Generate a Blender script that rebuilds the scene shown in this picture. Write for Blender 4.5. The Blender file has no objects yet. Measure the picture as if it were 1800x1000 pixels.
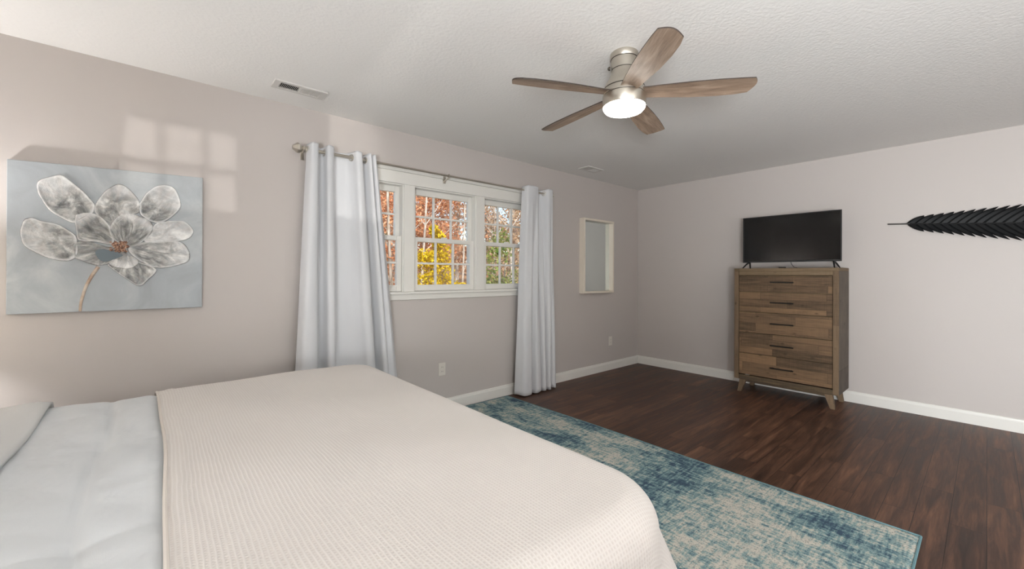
import bpy, bmesh, math, random
import numpy as np
from mathutils import Vector, Matrix, Euler

SC = bpy.context.scene
COL = SC.collection
PI = math.pi
RIGHT_X, WIN_Y, CEIL = 5.205, 3.255, 2.44      # right wall, window wall, ceiling height
HEAD_X, REAR_Y = -1.30, -2.30                  # headboard wall, rear wall

# ------------------------------------------------------------------ camera
yaw, pitch, roll, cam_h, foc, cy = 0.853093, 0.0019947, 0.003639, 1.23795, 729.187, 481.547
AXIS = Vector((math.cos(yaw)*math.cos(pitch), math.sin(yaw)*math.cos(pitch), math.sin(pitch)))
r0 = Vector((math.sin(yaw), -math.cos(yaw), 0)); u0 = r0.cross(AXIS)
r1 = r0*math.cos(roll) + u0*math.sin(roll); u1 = -r0*math.sin(roll) + u0*math.cos(roll)
cam = bpy.data.cameras.new('camera'); camo = bpy.data.objects.new('camera', cam); COL.objects.link(camo)
M = Matrix((r1, u1, -AXIS)).transposed().to_4x4(); M.translation = (0, 0, cam_h); camo.matrix_world = M
cam.sensor_fit = 'HORIZONTAL'; cam.sensor_width = 36; cam.lens = foc*36/1800
cam.shift_y = -(500-cy)/1800; cam.clip_start = 0.02; cam.clip_end = 300
SC.camera = camo

# ------------------------------------------------------------------ world, sun, added daylight lamps, exposure
SC.view_settings.view_transform = 'Standard'
SC.view_settings.look = 'None'
SC.view_settings.exposure = 0.26
SC.view_settings.gamma = 1.0
SC.view_settings.use_curve_mapping = False
W = bpy.data.worlds.new('sky'); SC.world = W; W.use_nodes = True
wn = W.node_tree.nodes; bg = wn['Background']
sky = wn.new('ShaderNodeTexSky'); sky.sky_type = 'NISHITA'; sky.sun_disc = False
sky.sun_elevation = math.radians(42); sky.sun_rotation = math.radians(200); sky.air_density = 1.0; sky.dust_density = 2.5
W.node_tree.links.new(sky.outputs[0], bg.inputs[0]); bg.inputs[1].default_value = 0.30

def light(name, kind, loc, direction, energy, color=(1, 1, 1), **kw):
    l = bpy.data.lights.new(name, kind); l.energy = energy; l.color = color
    for k, v in kw.items(): setattr(l, k, v)
    o = bpy.data.objects.new(name, l); COL.objects.link(o); o.location = loc
    o.rotation_euler = Vector(direction).to_track_quat('-Z', 'Y').to_euler()
    return o
light('sun', 'SUN', (0, -10, 20), (0.30, 0.70, -0.68), 4.2, (1.0, 0.93, 0.82), angle=0.01)
# daylight lamps added outside unseen windows behind the camera
light('added_daylight_head', 'AREA', (HEAD_X-0.17, -1.25, 0.82), (1, -0.20, 0.50), 300, (0.935, 0.975, 1.0), shape='RECTANGLE', size=1.1, size_y=0.95)
light('added_daylight_rear', 'AREA', (1.25, REAR_Y-0.16, 1.5), (0, 1, 0.1), 14, (0.95, 0.98, 1.0), shape='RECTANGLE', size=1.2, size_y=1.2)
# added spot in place of bounced sun; throws the patch via the small window
light('patch_spot', 'SPOT', (0.0, -14.0, -0.6), (0.13, 11.7, 1.7), 2300, (1, 0.97, 0.92), spot_size=math.radians(9), spot_blend=0.3, shadow_soft_size=0.06)
po = light('sky_portal', 'AREA', (2.046, WIN_Y+0.17, 1.55), (0, -1, 0), 1, shape='RECTANGLE', size=2.2, size_y=0.95)
po.data.cycles.is_portal = True

# ------------------------------------------------------------------ node + material helpers
def srgb(h):
    h = h.lstrip('#'); v = [int(h[i:i+2], 16)/255 for i in (0, 2, 4)]
    return tuple((c/12.92 if c <= 0.04045 else ((c+0.055)/1.055)**2.4) for c in v) + (1,)
class NT:
    def __init__(s, name):
        s.m = bpy.data.materials.new(name); s.m.use_nodes = True; s.t = s.m.node_tree
        s.b = s.t.nodes['Principled BSDF']; s.out = s.t.nodes['Material Output']
    def n(s, typ, _p=None, **inp):
        nd = s.t.nodes.new('ShaderNode'+typ)
        for k, v in (_p or {}).items(): setattr(nd, k, v)
        for k, v in inp.items():
            key = int(k[1:]) if k[0] == '_' and k[1:].isdigit() else k.replace('_', ' ')
            s.set(nd.inputs[key], v)
        return nd
    def set(s, sock, v):
        if isinstance(v, bpy.types.NodeSocket): s.t.links.new(v, sock)
        elif isinstance(v, bpy.types.Node): s.t.links.new(v.outputs[0], sock)
        else: sock.default_value = v
    def bs(s, **kw):
        for k, v in kw.items(): s.set(s.b.inputs[k.replace('_', ' ')], v)
        return s
    def math(s, op, x, y=0.0, z=0.0): return s.n('Math', {'operation': op}, _0=x, _1=y, _2=z).outputs[0]
    def mix(s, f, x, y, mode='MIX'):
        nd = s.n('Mix', {'data_type': 'RGBA', 'blend_type': mode}); s.set(nd.inputs[0], f); s.set(nd.inputs[6], x); s.set(nd.inputs[7], y); return nd.outputs[2]
    def ramp(s, f, stops, interp='LINEAR'):
        nd = s.n('ValToRGB', _0=f); e = nd.color_ramp.elements; nd.color_ramp.interpolation = interp
        while len(e) < len(stops): e.new(0.5)
        for el, (p, c) in zip(e, stops): el.position = p; el.color = c if len(c) == 4 else tuple(c)+(1,)
        return nd.outputs[0]
    def coord(s, which='Object', scale=(1, 1, 1), loc=(0, 0, 0), rot=(0, 0, 0)):
        tc = s.n('TexCoord'); mp = s.n('Mapping'); s.t.links.new(tc.outputs[which], mp.inputs[0])
        mp.inputs['Scale'].default_value = scale; mp.inputs['Location'].default_value = loc; mp.inputs['Rotation'].default_value = rot
        return mp.outputs[0]
    def noise(s, v, scale, detail=4, rough=0.55, dist=0.0):
        return s.n('TexNoise', Vector=v, Scale=scale, Detail=detail, Roughness=rough, Distortion=dist).outputs[0]
    def bump(s, h, strength=0.3, dist=0.01): s.set(s.b.inputs['Normal'], s.n('Bump', Strength=strength, Distance=dist, Height=h).outputs[0]); return s
def plain(name, hexcol, rough=0.5, metal=0.0, spec=0.5, **kw):
    t = NT(name); t.bs(Base_Color=srgb(hexcol), Roughness=rough, Metallic=metal, Specular_IOR_Level=spec, **kw); return t.m

MAT = {}
t = NT('wall_paint'); c = t.coord()
t.bs(Base_Color=t.mix(t.noise(c, 0.8), srgb('#c2bbb6'), srgb('#c6bfbb')), Roughness=0.5, Specular_IOR_Level=0.35)
t.bump(t.noise(c, 220, 2), 0.08, 0.002); MAT['wall'] = t.m
t = NT('textured_ceiling_paint'); c = t.coord()
h = t.math('ADD', t.noise(c, 55, 5, 0.6), t.math('MULTIPLY', t.n('TexVoronoi', {'feature': 'SMOOTH_F1'}, Vector=c, Scale=70).outputs[0], 0.5))
t.bs(Base_Color=srgb('#ebe9e6'), Roughness=0.85, Specular_IOR_Level=0.2); t.bump(h, 0.30, 0.007); MAT['ceiling'] = t.m
MAT['trim'] = plain('white_trim_paint', '#e4e2dc', 0.35)
# dark plank floor, boards run along x
t = NT('dark_wood_floor'); c = t.coord()
br = t.n('TexBrick', {'offset': 0.37, 'offset_frequency': 2}, Vector=c, Color1=(0, 0, 0, 1), Color2=(1, 1, 1, 1), Mortar=(0.5, 0.5, 0.5, 1), Scale=1.0, Mortar_Size=0.0012, Mortar_Smooth=0.1, Bias=0.0, Brick_Width=1.15, Row_Height=0.125)
off = t.n('VectorMath', {'operation': 'MULTIPLY_ADD'}, _0=br.outputs[0], _1=(7, 3, 5), _2=c).outputs[0]
cs = t.n('Mapping', Vector=off, Scale=(1.3, 14, 1)).outputs[0]
g1 = t.noise(cs, 1.6, 6, 0.62, 0.6); g2 = t.noise(t.n('Mapping', Vector=off, Scale=(6, 120, 1)).outputs[0], 1.0, 4, 0.6)
f = t.math('ADD', t.math('MULTIPLY', g1, 0.72), t.math('ADD', t.math('MULTIPLY', br.outputs[0], 0.10), t.math('MULTIPLY', g2, 0.20)))
colr = t.ramp(f, [(0.32, srgb('#2c1d17')), (0.46, srgb('#452f25')), (0.58, srgb('#614435')), (0.70, srgb('#7d5b47'))])
colr = t.mix(br.outputs[1], colr, srgb('#120a07'))
t.bs(Base_Color=colr, Roughness=t.math('MULTIPLY_ADD', g1, 0.25, 0.30), Specular_IOR_Level=0.28); t.bump(t.math('SUBTRACT', g2, br.outputs[1]), 0.12, 0.003); MAT['floor'] = t.m
# rug
t = NT('abstract_rug_pile'); c = t.coord()
big = t.noise(t.n('Mapping', Vector=c, Scale=(2.4, 1.0, 1)).outputs[0], 1.9, 5, 0.66, 0.5)
cr1 = t.noise(t.n('Mapping', Vector=c, Scale=(9, 62, 1)).outputs[0], 1.0, 3, 0.65)
cr2 = t.noise(t.n('Mapping', Vector=c, Scale=(62, 8, 1)).outputs[0], 1.0, 3, 0.65)
hatch = t.math('ADD', t.math('MULTIPLY', cr1, 0.5), t.math('MULTIPLY', cr2, 0.5))
med = t.noise(c, 42, 4, 0.75)
f = t.math('ADD', t.math('MULTIPLY', big, 1.42), t.math('ADD', t.math('MULTIPLY', t.math('SUBTRACT', hatch, 0.5), 1.5), t.math('MULTIPLY', t.math('SUBTRACT', med, 0.5), 0.75)))
f = t.math('SUBTRACT', f, 0.23)
colr = t.ramp(f, [(0.22, srgb('#445769')), (0.34, srgb('#5f7a82')), (0.43, srgb('#7d9799')), (0.53, srgb('#95a8a5')), (0.585, srgb('#b4b6ad')), (0.72, srgb('#c9c5b9'))])
spk = t.ramp(t.noise(c, 130, 2, 0.7), [(0.36, (1, 1, 1)), (0.46, (0, 0, 0))])
colr = t.mix(t.math('MULTIPLY', spk, 0.55), colr, srgb('#3d4d57'))
t.bs(Base_Color=colr, Roughness=0.95, Specular_IOR_Level=0.1); t.bump(t.math('ADD', t.noise(c, 150, 2), hatch), 0.5, 0.006); MAT['rug'] = t.m
MAT['rug_edge'] = plain('rug_binding', '#6f9096', 0.95, spec=0.1)
# reclaimed wood (dresser): boards run along local y
def reclaimed(name, tint, board=0.55, row=0.082, axis='y', seed=0):
    t = NT(name); tc = t.n('TexCoord'); sx = t.n('SeparateXYZ', Vector=tc.outputs['Object'])
    if axis == 'y': v = t.n('CombineXYZ', X=sx.outputs[1], Y=sx.outputs[2], Z=sx.outputs[0]).outputs[0]
    elif axis == 'z': v = t.n('CombineXYZ', X=sx.outputs[2], Y=sx.outputs[1], Z=sx.outputs[0]).outputs[0]
    else: v = tc.outputs['Object']
    v = t.n('Mapping', Vector=v, Location=(seed*0.37, seed*0.013, seed)).outputs[0]
    br = t.n('TexBrick', {'offset': 0.43, 'offset_frequency': 2}, Vector=v, Color1=(0, 0, 0, 1), Color2=(1, 1, 1, 1), Mortar=(0.5, 0.5, 0.5, 1), Scale=1.0, Mortar_Size=0.0010, Mortar_Smooth=0.2, Bias=0.0, Brick_Width=board, Row_Height=row)
    off = t.n('VectorMath', {'operation': 'MULTIPLY_ADD'}, _0=br.outputs[0], _1=(5, 2, 9), _2=v).outputs[0]
    g = t.noise(t.n('Mapping', Vector=off, Scale=(2.2, 26, 4)).outputs[0], 1.6, 6, 0.65, 0.8)
    fine = t.noise(t.n('Mapping', Vector=off, Scale=(9, 190, 9)).outputs[0], 1.0, 3, 0.6)
    saw = t.noise(t.n('Mapping', Vector=off, Scale=(90, 5, 5)).outputs[0], 1.0, 2, 0.5)
    kn = t.n('TexVoronoi', Vector=t.n('Mapping', Vector=off, Scale=(5.5, 11, 5)).outputs[0], Scale=1.0).outputs[0]
    knot = t.ramp(kn, [(0.05, (1, 1, 1)), (0.14, (0, 0, 0))])
    f = t.math('ADD', t.math('ADD', t.math('MULTIPLY', g, 0.5), t.math('MULTIPLY', fine, 0.22)), t.math('ADD', t.math('MULTIPLY', br.outputs[0], 0.30), t.math('MULTIPLY', saw, 0.10)))
    colr = t.ramp(f, tint)
    colr = t.mix(t.math('MULTIPLY', knot, 0.65), colr, srgb('#2e2016')); colr = t.mix(t.math('MULTIPLY', br.outputs[1], 0.8), colr, srgb('#2c2018'))
    t.bs(Base_Color=colr, Roughness=0.62, Specular_IOR_Level=0.3); t.bump(t.math('SUBTRACT', t.math('ADD', fine, g), t.math('MULTIPLY', br.outputs[1], 1.5)), 0.25, 0.004); return t.m
TINT = [(0.36, srgb('#4a3b2c')), (0.50, srgb('#69543f')), (0.64, srgb('#7d6349')), (0.78, srgb('#8e7052')), (0.90, srgb('#95826a'))]
for i in range(5): MAT['drawer%d' % i] = reclaimed('reclaimed_wood_drawer', TINT, 0.5+0.06*i, 0.079+0.004*i, 'y', i*3+1)
MAT['dresser_rail'] = reclaimed('reclaimed_wood_rail', [(0.36, srgb('#4a3e33')), (0.55, srgb('#68573f')), (0.85, srgb('#84705a'))], 1.4, 0.5, 'y', 5)
TST = [(0.36, srgb('#4d4033')), (0.55, srgb('#6b5844')), (0.85, srgb('#857058'))]
MAT['dresser_stile'] = reclaimed('reclaimed_wood_stile', TST, 1.6, 0.5, 'z', 9)
TSID = [(0.36, srgb('#403932')), (0.6, srgb('#5b5248')), (0.85, srgb('#74695c'))]
MAT['dresser_side'] = reclaimed('reclaimed_wood_side_shade', TSID, 1.6, 0.11, 'z', 12)  # grey side boards, darkened in colour for the shade on that face
# fan blade: weathered oak, grain along x
t = NT('weathered_oak_blade'); c = t.coord()
g = t.noise(t.n('Mapping', Vector=c, Scale=(3.0, 24, 1)).outputs[0], 1.3, 6, 0.62, 1.0); fn = t.noise(t.n('Mapping', Vector=c, Scale=(14, 260, 1)).outputs[0], 1.0, 3)
t.bs(Base_Color=t.ramp(t.math('ADD', t.math('MULTIPLY', g, 0.75), t.math('MULTIPLY', fn, 0.25)), [(0.30, srgb('#5f5046')), (0.46, srgb('#8f7a69')), (0.60, srgb('#a8927f')), (0.75, srgb('#b9a694'))]), Roughness=0.45, Specular_IOR_Level=0.4); MAT['blade'] = t.m
MAT['blade_edge'] = plain('dark_blade_edge', '#3b312b', 0.6)
t = NT('brushed_nickel'); c = t.coord('Object', (1, 1, 60)); g = t.noise(c, 8, 3)
t.bs(Base_Color=srgb('#c9c3b8'), Metallic=1.0, Roughness=t.math('MULTIPLY_ADD', g, 0.12, 0.27), Anisotropic=0.0); MAT['nickel'] = t.m
MAT['groove'] = plain('dark_groove', '#4b443c', 0.5, 0.6)
t = NT('lit_fan_diffuser'); t.bs(Base_Color=(1, 1, 1, 1), Emission_Color=(1.0, 0.95, 0.87, 1), Emission_Strength=22.0); MAT['lamp_glow'] = t.m
# fabrics
t = NT('white_curtain_cloth'); c = t.coord()
t.bs(Base_Color=t.mix(t.noise(c, 3), srgb('#cfd0d3'), srgb('#d4d5d7')), Roughness=0.75, Specular_IOR_Level=0.2, Sheen_Weight=0.15); t.bump(t.noise(c, 420, 2), 0.15, 0.002); MAT['curtain'] = t.m
t = NT('cream_waffle_knit'); uv = t.n('UVMap'); s_ = t.n('SeparateXYZ', Vector=uv.outputs[0]); wob = t.math('MULTIPLY', t.math('SUBTRACT', t.noise(uv.outputs[0], 6, 2), 0.5), 0.012)
U = t.math('ADD', s_.outputs[0], wob); V = t.math('ADD', s_.outputs[1], wob)
P = 0.0100
ru = t.math('POWER', t.math('ABSOLUTE', t.math('COSINE', t.math('MULTIPLY', U, PI/P))), 2.0)
rv = t.math('POWER', t.math('ABSOLUTE', t.math('COSINE', t.math('MULTIPLY', V, PI/P))), 2.5)
h = t.math('MAXIMUM', ru, t.math('MULTIPLY', rv, 0.8))
base = t.mix(h, srgb('#cec7c1'), srgb('#dad5d0'))
t.bs(Base_Color=base, Roughness=0.9, Specular_IOR_Level=0.15, Sheen_Weight=0.1); t.bump(h, 0.38, 0.0028); MAT['blanket'] = t.m
MAT['blanket_hem'] = plain('cream_hem', '#d8d0c8', 0.9, spec=0.15)
t = NT('pale_grey_quilt_cloth'); c = t.coord()
t.bs(Base_Color=srgb('#d2d5d7'), Roughness=0.8, Specular_IOR_Level=0.2); t.bump(t.math('ADD', t.noise(c, 7, 3, 0.5, 0.3), t.math('MULTIPLY', t.noise(c, 350, 2), 0.03)), 0.25, 0.03); MAT['quilt'] = t.m
t = NT('pale_grey_quilt_lining'); c = t.coord()
t.bs(Base_Color=srgb('#d0d0cf'), Roughness=0.8, Specular_IOR_Level=0.2); t.bump(t.noise(c, 9, 5, 0.6, 1.0), 0.15, 0.02); MAT['lining'] = t.m
MAT['mattress'] = plain('white_mattress_ticking', '#e6e6e4', 0.9)
MAT['bedframe'] = plain('grey_upholstery', '#8d8a86', 0.9)
MAT['black'] = plain('black_plastic', '#0d0d0e', 0.4)
MAT['black_metal'] = plain('matte_black_metal', '#15130f', 0.45, 0.3)
t = NT('tv_screen_glass'); t.bs(Base_Color=srgb('#080808'), Roughness=0.12, Specular_IOR_Level=0.35); MAT['screen'] = t.m
t = NT('black_feather_metal'); c = t.coord(); t.bs(Base_Color=srgb('#0e1012'), Roughness=0.5, Metallic=0.0, Specular_IOR_Level=0.3); t.bump(t.noise(c, 90, 3), 0.1, 0.002); MAT['feather'] = t.m
MAT['feather_rib'] = plain('black_feather_rib', '#08080a', 0.45)
MAT['quill'] = plain('dark_grey_quill', '#4c4a48', 0.45, 0.4)
t = NT('mirror_silver'); t.bs(Base_Color=srgb('#e3eae8'), Metallic=1.0, Roughness=0.03); MAT['mirror'] = t.m
MAT['mirror_frame'] = plain('cream_frame_lacquer', '#e6dccd', 0.35)
MAT['plate'] = plain('ivory_outlet_plastic', '#ddd8cf', 0.4)
MAT['slot'] = plain('dark_slot', '#2b2926', 0.6)
MAT['vent'] = plain('white_vent_enamel', '#d2cfca', 0.45)
MAT['duct'] = plain('dark_duct', '#2c2a27', 0.8)
t = NT('window_pane_glass'); tr = t.n('BsdfTransparent', Color=(0.97, 0.98, 0.97, 1)); gl = t.n('BsdfGlossy', Roughness=0.0)
fr = t.n('Fresnel', IOR=1.45); mx = t.n('MixShader', _0=t.math('MULTIPLY', fr.outputs[0], 0.6), _1=tr, _2=gl); t.t.links.new(mx.outputs[0], t.out.inputs[0]); MAT['glass'] = t.m
t = NT('lamp_shade_linen'); df = t.n('BsdfDiffuse', Color=srgb('#efe8dc')); tl = t.n('BsdfTranslucent', Color=srgb('#f5ecdd')); mx = t.n('MixShader', _0=0.78, _1=df, _2=tl); t.t.links.new(mx.outputs[0], t.out.inputs[0]); MAT['shade'] = t.m
# painted canvas and impasto petals
t = NT('painted_canvas'); c = t.coord()
f = t.noise(t.n('Mapping', Vector=c, Scale=(2.2, 1, 3.0), Rotation=(0, 0.5, 0)).outputs[0], 1.2, 5, 0.6, 0.8)
t.bs(Base_Color=t.ramp(f, [(0.3, srgb('#a0a4a7')), (0.5, srgb('#adb3b7')), (0.62, srgb('#bbc0c2')), (0.75, srgb('#cccdcd'))]), Roughness=0.55, Specular_IOR_Level=0.3)
t.bump(t.noise(c, 30, 5, 0.6), 0.12, 0.006); MAT['canvas'] = t.m
t = NT('impasto_paint'); at = t.n('Attribute', {'attribute_name': 'Paint'}); c = t.coord()
# brush strokes fan out from the flower's centre
sx = t.n('SeparateXYZ', Vector=c); px_ = t.math('SUBTRACT', sx.outputs[0], -0.107); pz_ = t.math('SUBTRACT', sx.outputs[2], 1.385)
an = t.math('ARCTAN2', pz_, px_); rr_ = t.math('SQRT', t.math('ADD', t.math('MULTIPLY', px_, px_), t.math('MULTIPLY', pz_, pz_)))
pv = t.n('CombineXYZ', X=t.math('MULTIPLY', an, 2.6), Y=t.math('MULTIPLY', rr_, 7.0), Z=0.0).outputs[0]
sw = t.noise(pv, 1.7, 6, 0.66, 0.9); sw2 = t.noise(c, 11, 5, 0.65, 1.0)
st_ = t.math('ADD', t.math('MULTIPLY', sw, 0.65), t.math('MULTIPLY', sw2, 0.35))
t.bs(Base_Color=t.mix(0.85, at.outputs[0], t.ramp(st_, [(0.36, srgb('#3c3f40')), (0.47, srgb('#8d8e8c')), (0.54, srgb('#bcbcb9')), (0.64, srgb('#f6f6f2'))]), 'OVERLAY'), Roughness=0.4, Specular_IOR_Level=0.4)
t.bump(t.math('ADD', sw, t.noise(c, 38, 6, 0.7, 1.0)), 0.45, 0.010); MAT['impasto'] = t.m
# outdoors
def leafmat(name):
    t = NT(name); at = t.n('Attribute', {'attribute_name': 'Leaf'})
    df = t.n('BsdfDiffuse', Color=at.outputs[0]); tl = t.n('BsdfTranslucent', Color=at.outputs[0]); mx = t.n('MixShader', _0=0.35, _1=df, _2=tl); t.t.links.new(mx.outputs[0], t.out.inputs[0]); return t.m
MAT['leaf'] = leafmat('autumn_leaves')
t = NT('bark'); c = t.coord('Object', (6, 6, 1.2)); t.bs(Base_Color=t.ramp(t.noise(c, 3, 5), [(0.3, srgb('#5c5148')), (0.6, srgb('#9a9086')), (0.75, srgb('#c9c2b8'))]), Roughness=0.9); MAT['bark'] = t.m
t = NT('pale_bark'); c = t.coord('Object', (6, 6, 1.2)); t.bs(Base_Color=t.ramp(t.noise(c, 3, 5), [(0.3, srgb('#6f675f')), (0.5, srgb('#a59d94')), (0.75, srgb('#cfc9c0'))]), Roughness=0.9); MAT['pale_bark'] = t.m
t = NT('leaf_litter'); c = t.coord(); t.bs(Base_Color=t.ramp(t.noise(c, 7, 8, 0.75), [(0.3, srgb('#4e3a28')), (0.45, srgb('#8a6442')), (0.58, srgb('#b78f66')), (0.7, srgb('#d2b592'))]), Roughness=1.0); t.bump(t.noise(c, 30, 4), 0.8, 0.05); MAT['litter'] = t.m
MAT['roofing'] = plain('grey_roof_underside', '#c9c6c0', 0.9)

# ------------------------------------------------------------------ mesh helpers
def tag(o, label=None, cat=None, group=None, kind=None):
    if label: o['label'] = label
    if cat: o['category'] = cat
    if group: o['group'] = group
    if kind: o['kind'] = kind
    return o
def empty(name, loc=(0, 0, 0), rz=0.0):
    o = bpy.data.objects.new(name, None); COL.objects.link(o); o.location = loc; o.rotation_euler = (0, 0, rz); o.empty_display_size = 0.1; return o
class MB:
    def __init__(s): s.bm = bmesh.new()
    def box(s, lo, hi):
        lo = Vector(lo); hi = Vector(hi); m = Matrix.Translation((lo+hi)/2) @ Matrix.Diagonal((*(hi-lo), 1)); bmesh.ops.create_cube(s.bm, size=1, matrix=m); return s
    def hexa(s, bot, top):
        vs = [s.bm.verts.new(p) for p in list(bot)+list(top)]
        for f in ((3, 2, 1, 0), (4, 5, 6, 7), (0, 1, 5, 4), (1, 2, 6, 5), (2, 3, 7, 6), (3, 0, 4, 7)): s.bm.faces.new([vs[i] for i in f])
        return s
    def tube(s, pts, rad, seg=12, caps=True):
        pts = [Vector(p) for p in pts]; rads = rad if isinstance(rad, (list, tuple)) else [rad]*len(pts); rings = []
        up = None
        for i, p in enumerate(pts):
            d = (pts[min(i+1, len(pts)-1)]-pts[max(i-1, 0)]).normalized()
            if up is None: up = Vector((0, 0, 1)) if abs(d.z) < 0.9 else Vector((1, 0, 0))
            x = d.cross(up).normalized(); y = x.cross(d).normalized(); up = y
            rings.append([s.bm.verts.new(p + (x*math.cos(2*PI*k/seg) + y*math.sin(2*PI*k/seg))*rads[i]) for k in range(seg)])
        for A, B in zip(rings, rings[1:]):
            for k in range(seg): s.bm.faces.new((A[k], A[(k+1) % seg], B[(k+1) % seg], B[k]))
        if caps: s.bm.faces.new(rings[0][::-1]); s.bm.faces.new(rings[-1])
        return s
    def lathe(s, prof, c=(0, 0, 0), seg=48, cap_start=True, cap_end=True):
        c = Vector(c); rings = [[s.bm.verts.new(c+Vector((r*math.cos(2*PI*k/seg), r*math.sin(2*PI*k/seg), z))) for k in range(seg)] for r, z in prof]
        for A, B in zip(rings, rings[1:]):
            for k in range(seg): s.bm.faces.new((A[k], A[(k+1) % seg], B[(k+1) % seg], B[k]))
        if cap_start: s.bm.faces.new(rings[0][::-1])
        if cap_end: s.bm.faces.new(rings[-1])
        return s
    def torus(s, c, n, R, r, seg=24, sub=8):
        c = Vector(c); n = Vector(n).normalized(); x = n.orthogonal().normalized(); y = n.cross(x); rings = []
        for i in range(seg):
            d = x*math.cos(2*PI*i/seg)+y*math.sin(2*PI*i/seg)
            rings.append([s.bm.verts.new(c + d*(R+r*math.cos(2*PI*k/sub)) + n*r*math.sin(2*PI*k/sub)) for k in range(sub)])
        for i in range(seg):
            A, B = rings[i], rings[(i+1) % seg]
            for k in range(sub): s.bm.faces.new((A[k], B[k], B[(k+1) % sub], A[(k+1) % sub]))
        return s
    def prism(s, poly, fn0, fn1):
        A = [s.bm.verts.new(fn0(*p)) for p in poly]; B = [s.bm.verts.new(fn1(*p)) for p in poly]; n = len(poly)
        s.bm.faces.new(A[::-1]); s.bm.faces.new(B)
        for i in range(n): s.bm.faces.new((A[i], A[(i+1) % n], B[(i+1) % n], B[i]))
        return s
    def obj(s, name, mat, parent=None, bevel=0.0, smooth=None, loc=None, rot=None):
        bmesh.ops.recalc_face_normals(s.bm, faces=s.bm.faces)
        me = bpy.data.meshes.new(name); s.bm.to_mesh(me); s.bm.free(); me.materials.append(MAT[mat] if isinstance(mat, str) else mat)
        o = bpy.data.objects.new(name, me); COL.objects.link(o)
        if parent: o.parent = parent
        if loc: o.location = loc
        if rot: o.rotation_euler = rot
        if smooth is None: smooth = bevel > 0
        if bevel:
            b = o.modifiers.new('bevel', 'BEVEL'); b.width = bevel; b.segments = 2; b.limit_method = 'ANGLE'; b.angle_limit = math.radians(40); b.harden_normals = True
        if smooth:
            me.polygons.foreach_set('use_smooth', [True]*len(me.polygons))
            if not bevel: me.set_sharp_from_angle(angle=math.radians(38))
        return o
def gridmesh(name, P, mat, parent=None, uv=None, keep=None, thick=0.0):
    """P: (nu,nv,3) array of points -> smooth sheet"""
    nu, nv = P.shape[:2]; me = bpy.data.meshes.new(name); idx = np.arange(nu*nv).reshape(nu, nv)
    q = np.stack([idx[:-1, :-1], idx[1:, :-1], idx[1:, 1:], idx[:-1, 1:]], -1).reshape(-1, 4)
    if keep is not None:
        k = keep.reshape(-1); q = q[k[q].all(1)]
    used = np.unique(q); remap = -np.ones(nu*nv, int); remap[used] = np.arange(len(used)); V = P.reshape(-1, 3)[used]
    me.from_pydata(V.tolist(), [], remap[q].tolist()); me.materials.append(MAT[mat])
    if uv is not None:
        l = me.uv_layers.new(name='UVMap'); U = uv.reshape(-1, 2)[used]; li = np.zeros(len(me.loops), int); me.loops.foreach_get('vertex_index', li); l.data.foreach_set('uv', U[li].astype(np.float32).ravel())
    me.polygons.foreach_set('use_smooth', [True]*len(me.polygons)); me.update()
    o = bpy.data.objects.new(name, me); COL.objects.link(o)
    if parent: o.parent = parent
    if thick: m = o.modifiers.new('thickness', 'SOLIDIFY'); m.thickness = thick; m.offset = 0
    return o
def struct(o): o['kind'] = 'structure'; return o
def spline(P, n, closed=False):
    P = np.array(P, float); m = len(P); out = []
    for t in np.linspace(0, m if closed else m-1, n, endpoint=not closed):
        i = int(min(math.floor(t), (m-1) if closed else m-2)); f = t-i
        g = (lambda k: P[k % m]) if closed else (lambda k: P[min(max(k, 0), m-1)])
        p0, p1, p2, p3 = g(i-1), g(i), g(i+1), g(i+2)
        out.append(0.5*(2*p1+(p2-p0)*f+(2*p0-5*p1+4*p2-p3)*f*f+(3*p1-p0-3*p2+p3)*f**3))
    return np.array(out)

# ------------------------------------------------------------------ room shell
T = 0.16
struct(MB().box((HEAD_X-T, REAR_Y-T, -0.10), (RIGHT_X+T, WIN_Y+T, 0)).obj('floor', 'floor'))
struct(MB().box((HEAD_X-T, REAR_Y-T, CEIL), (RIGHT_X+T, WIN_Y+T, CEIL+0.12)).obj('ceiling', 'ceiling'))
WX0, WX1, WZ0, WZ1 = 0.962, 3.13, 1.09, 2.0
def wall_with_holes(name, y0, y1, holes):
    m = MB(); xs = HEAD_X-T
    for (x0, x1, z0, z1) in holes:
        m.box((xs, y0, 0), (x0, y1, CEIL)); m.box((x0, y0, 0), (x1, y1, z0)); m.box((x0, y0, z1), (x1, y1, CEIL)); xs = x1
    m.box((xs, y0, 0), (RIGHT_X+T, y1, CEIL))
    return struct(m.obj(name, 'wall'))
wall_with_holes('wall_window_side', WIN_Y, WIN_Y+T, [(WX0, WX1, WZ0, WZ1)])
struct(MB().box((RIGHT_X, REAR_Y, 0), (RIGHT_X+T, WIN_Y, CEIL)).obj('wall_right', 'wall'))
struct(MB().box((HEAD_X-T, REAR_Y, 0), (HEAD_X, -1.85, CEIL)).box((HEAD_X-T, -0.65, 0), (HEAD_X, WIN_Y, CEIL)).box((HEAD_X-T, -1.85, 0), (HEAD_X, -0.65, 0.30)).box((HEAD_X-T, -1.85, 1.34), (HEAD_X, -0.65, CEIL)).obj('wall_headboard_side', 'wall'))
wall_with_holes('wall_rear', REAR_Y-T, REAR_Y, [(-0.105, 0.315, 0.88, 1.28), (0.65, 1.85, 0.9, 2.1)])
struct(MB().box((HEAD_X-1.2, REAR_Y-1.8, CEIL+0.12), (RIGHT_X+1.2, WIN_Y+0.35, CEIL+0.3)).obj('added_sun_overhang', 'roofing'))  # unseen overhang, added to keep sun out of the rear windows
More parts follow.
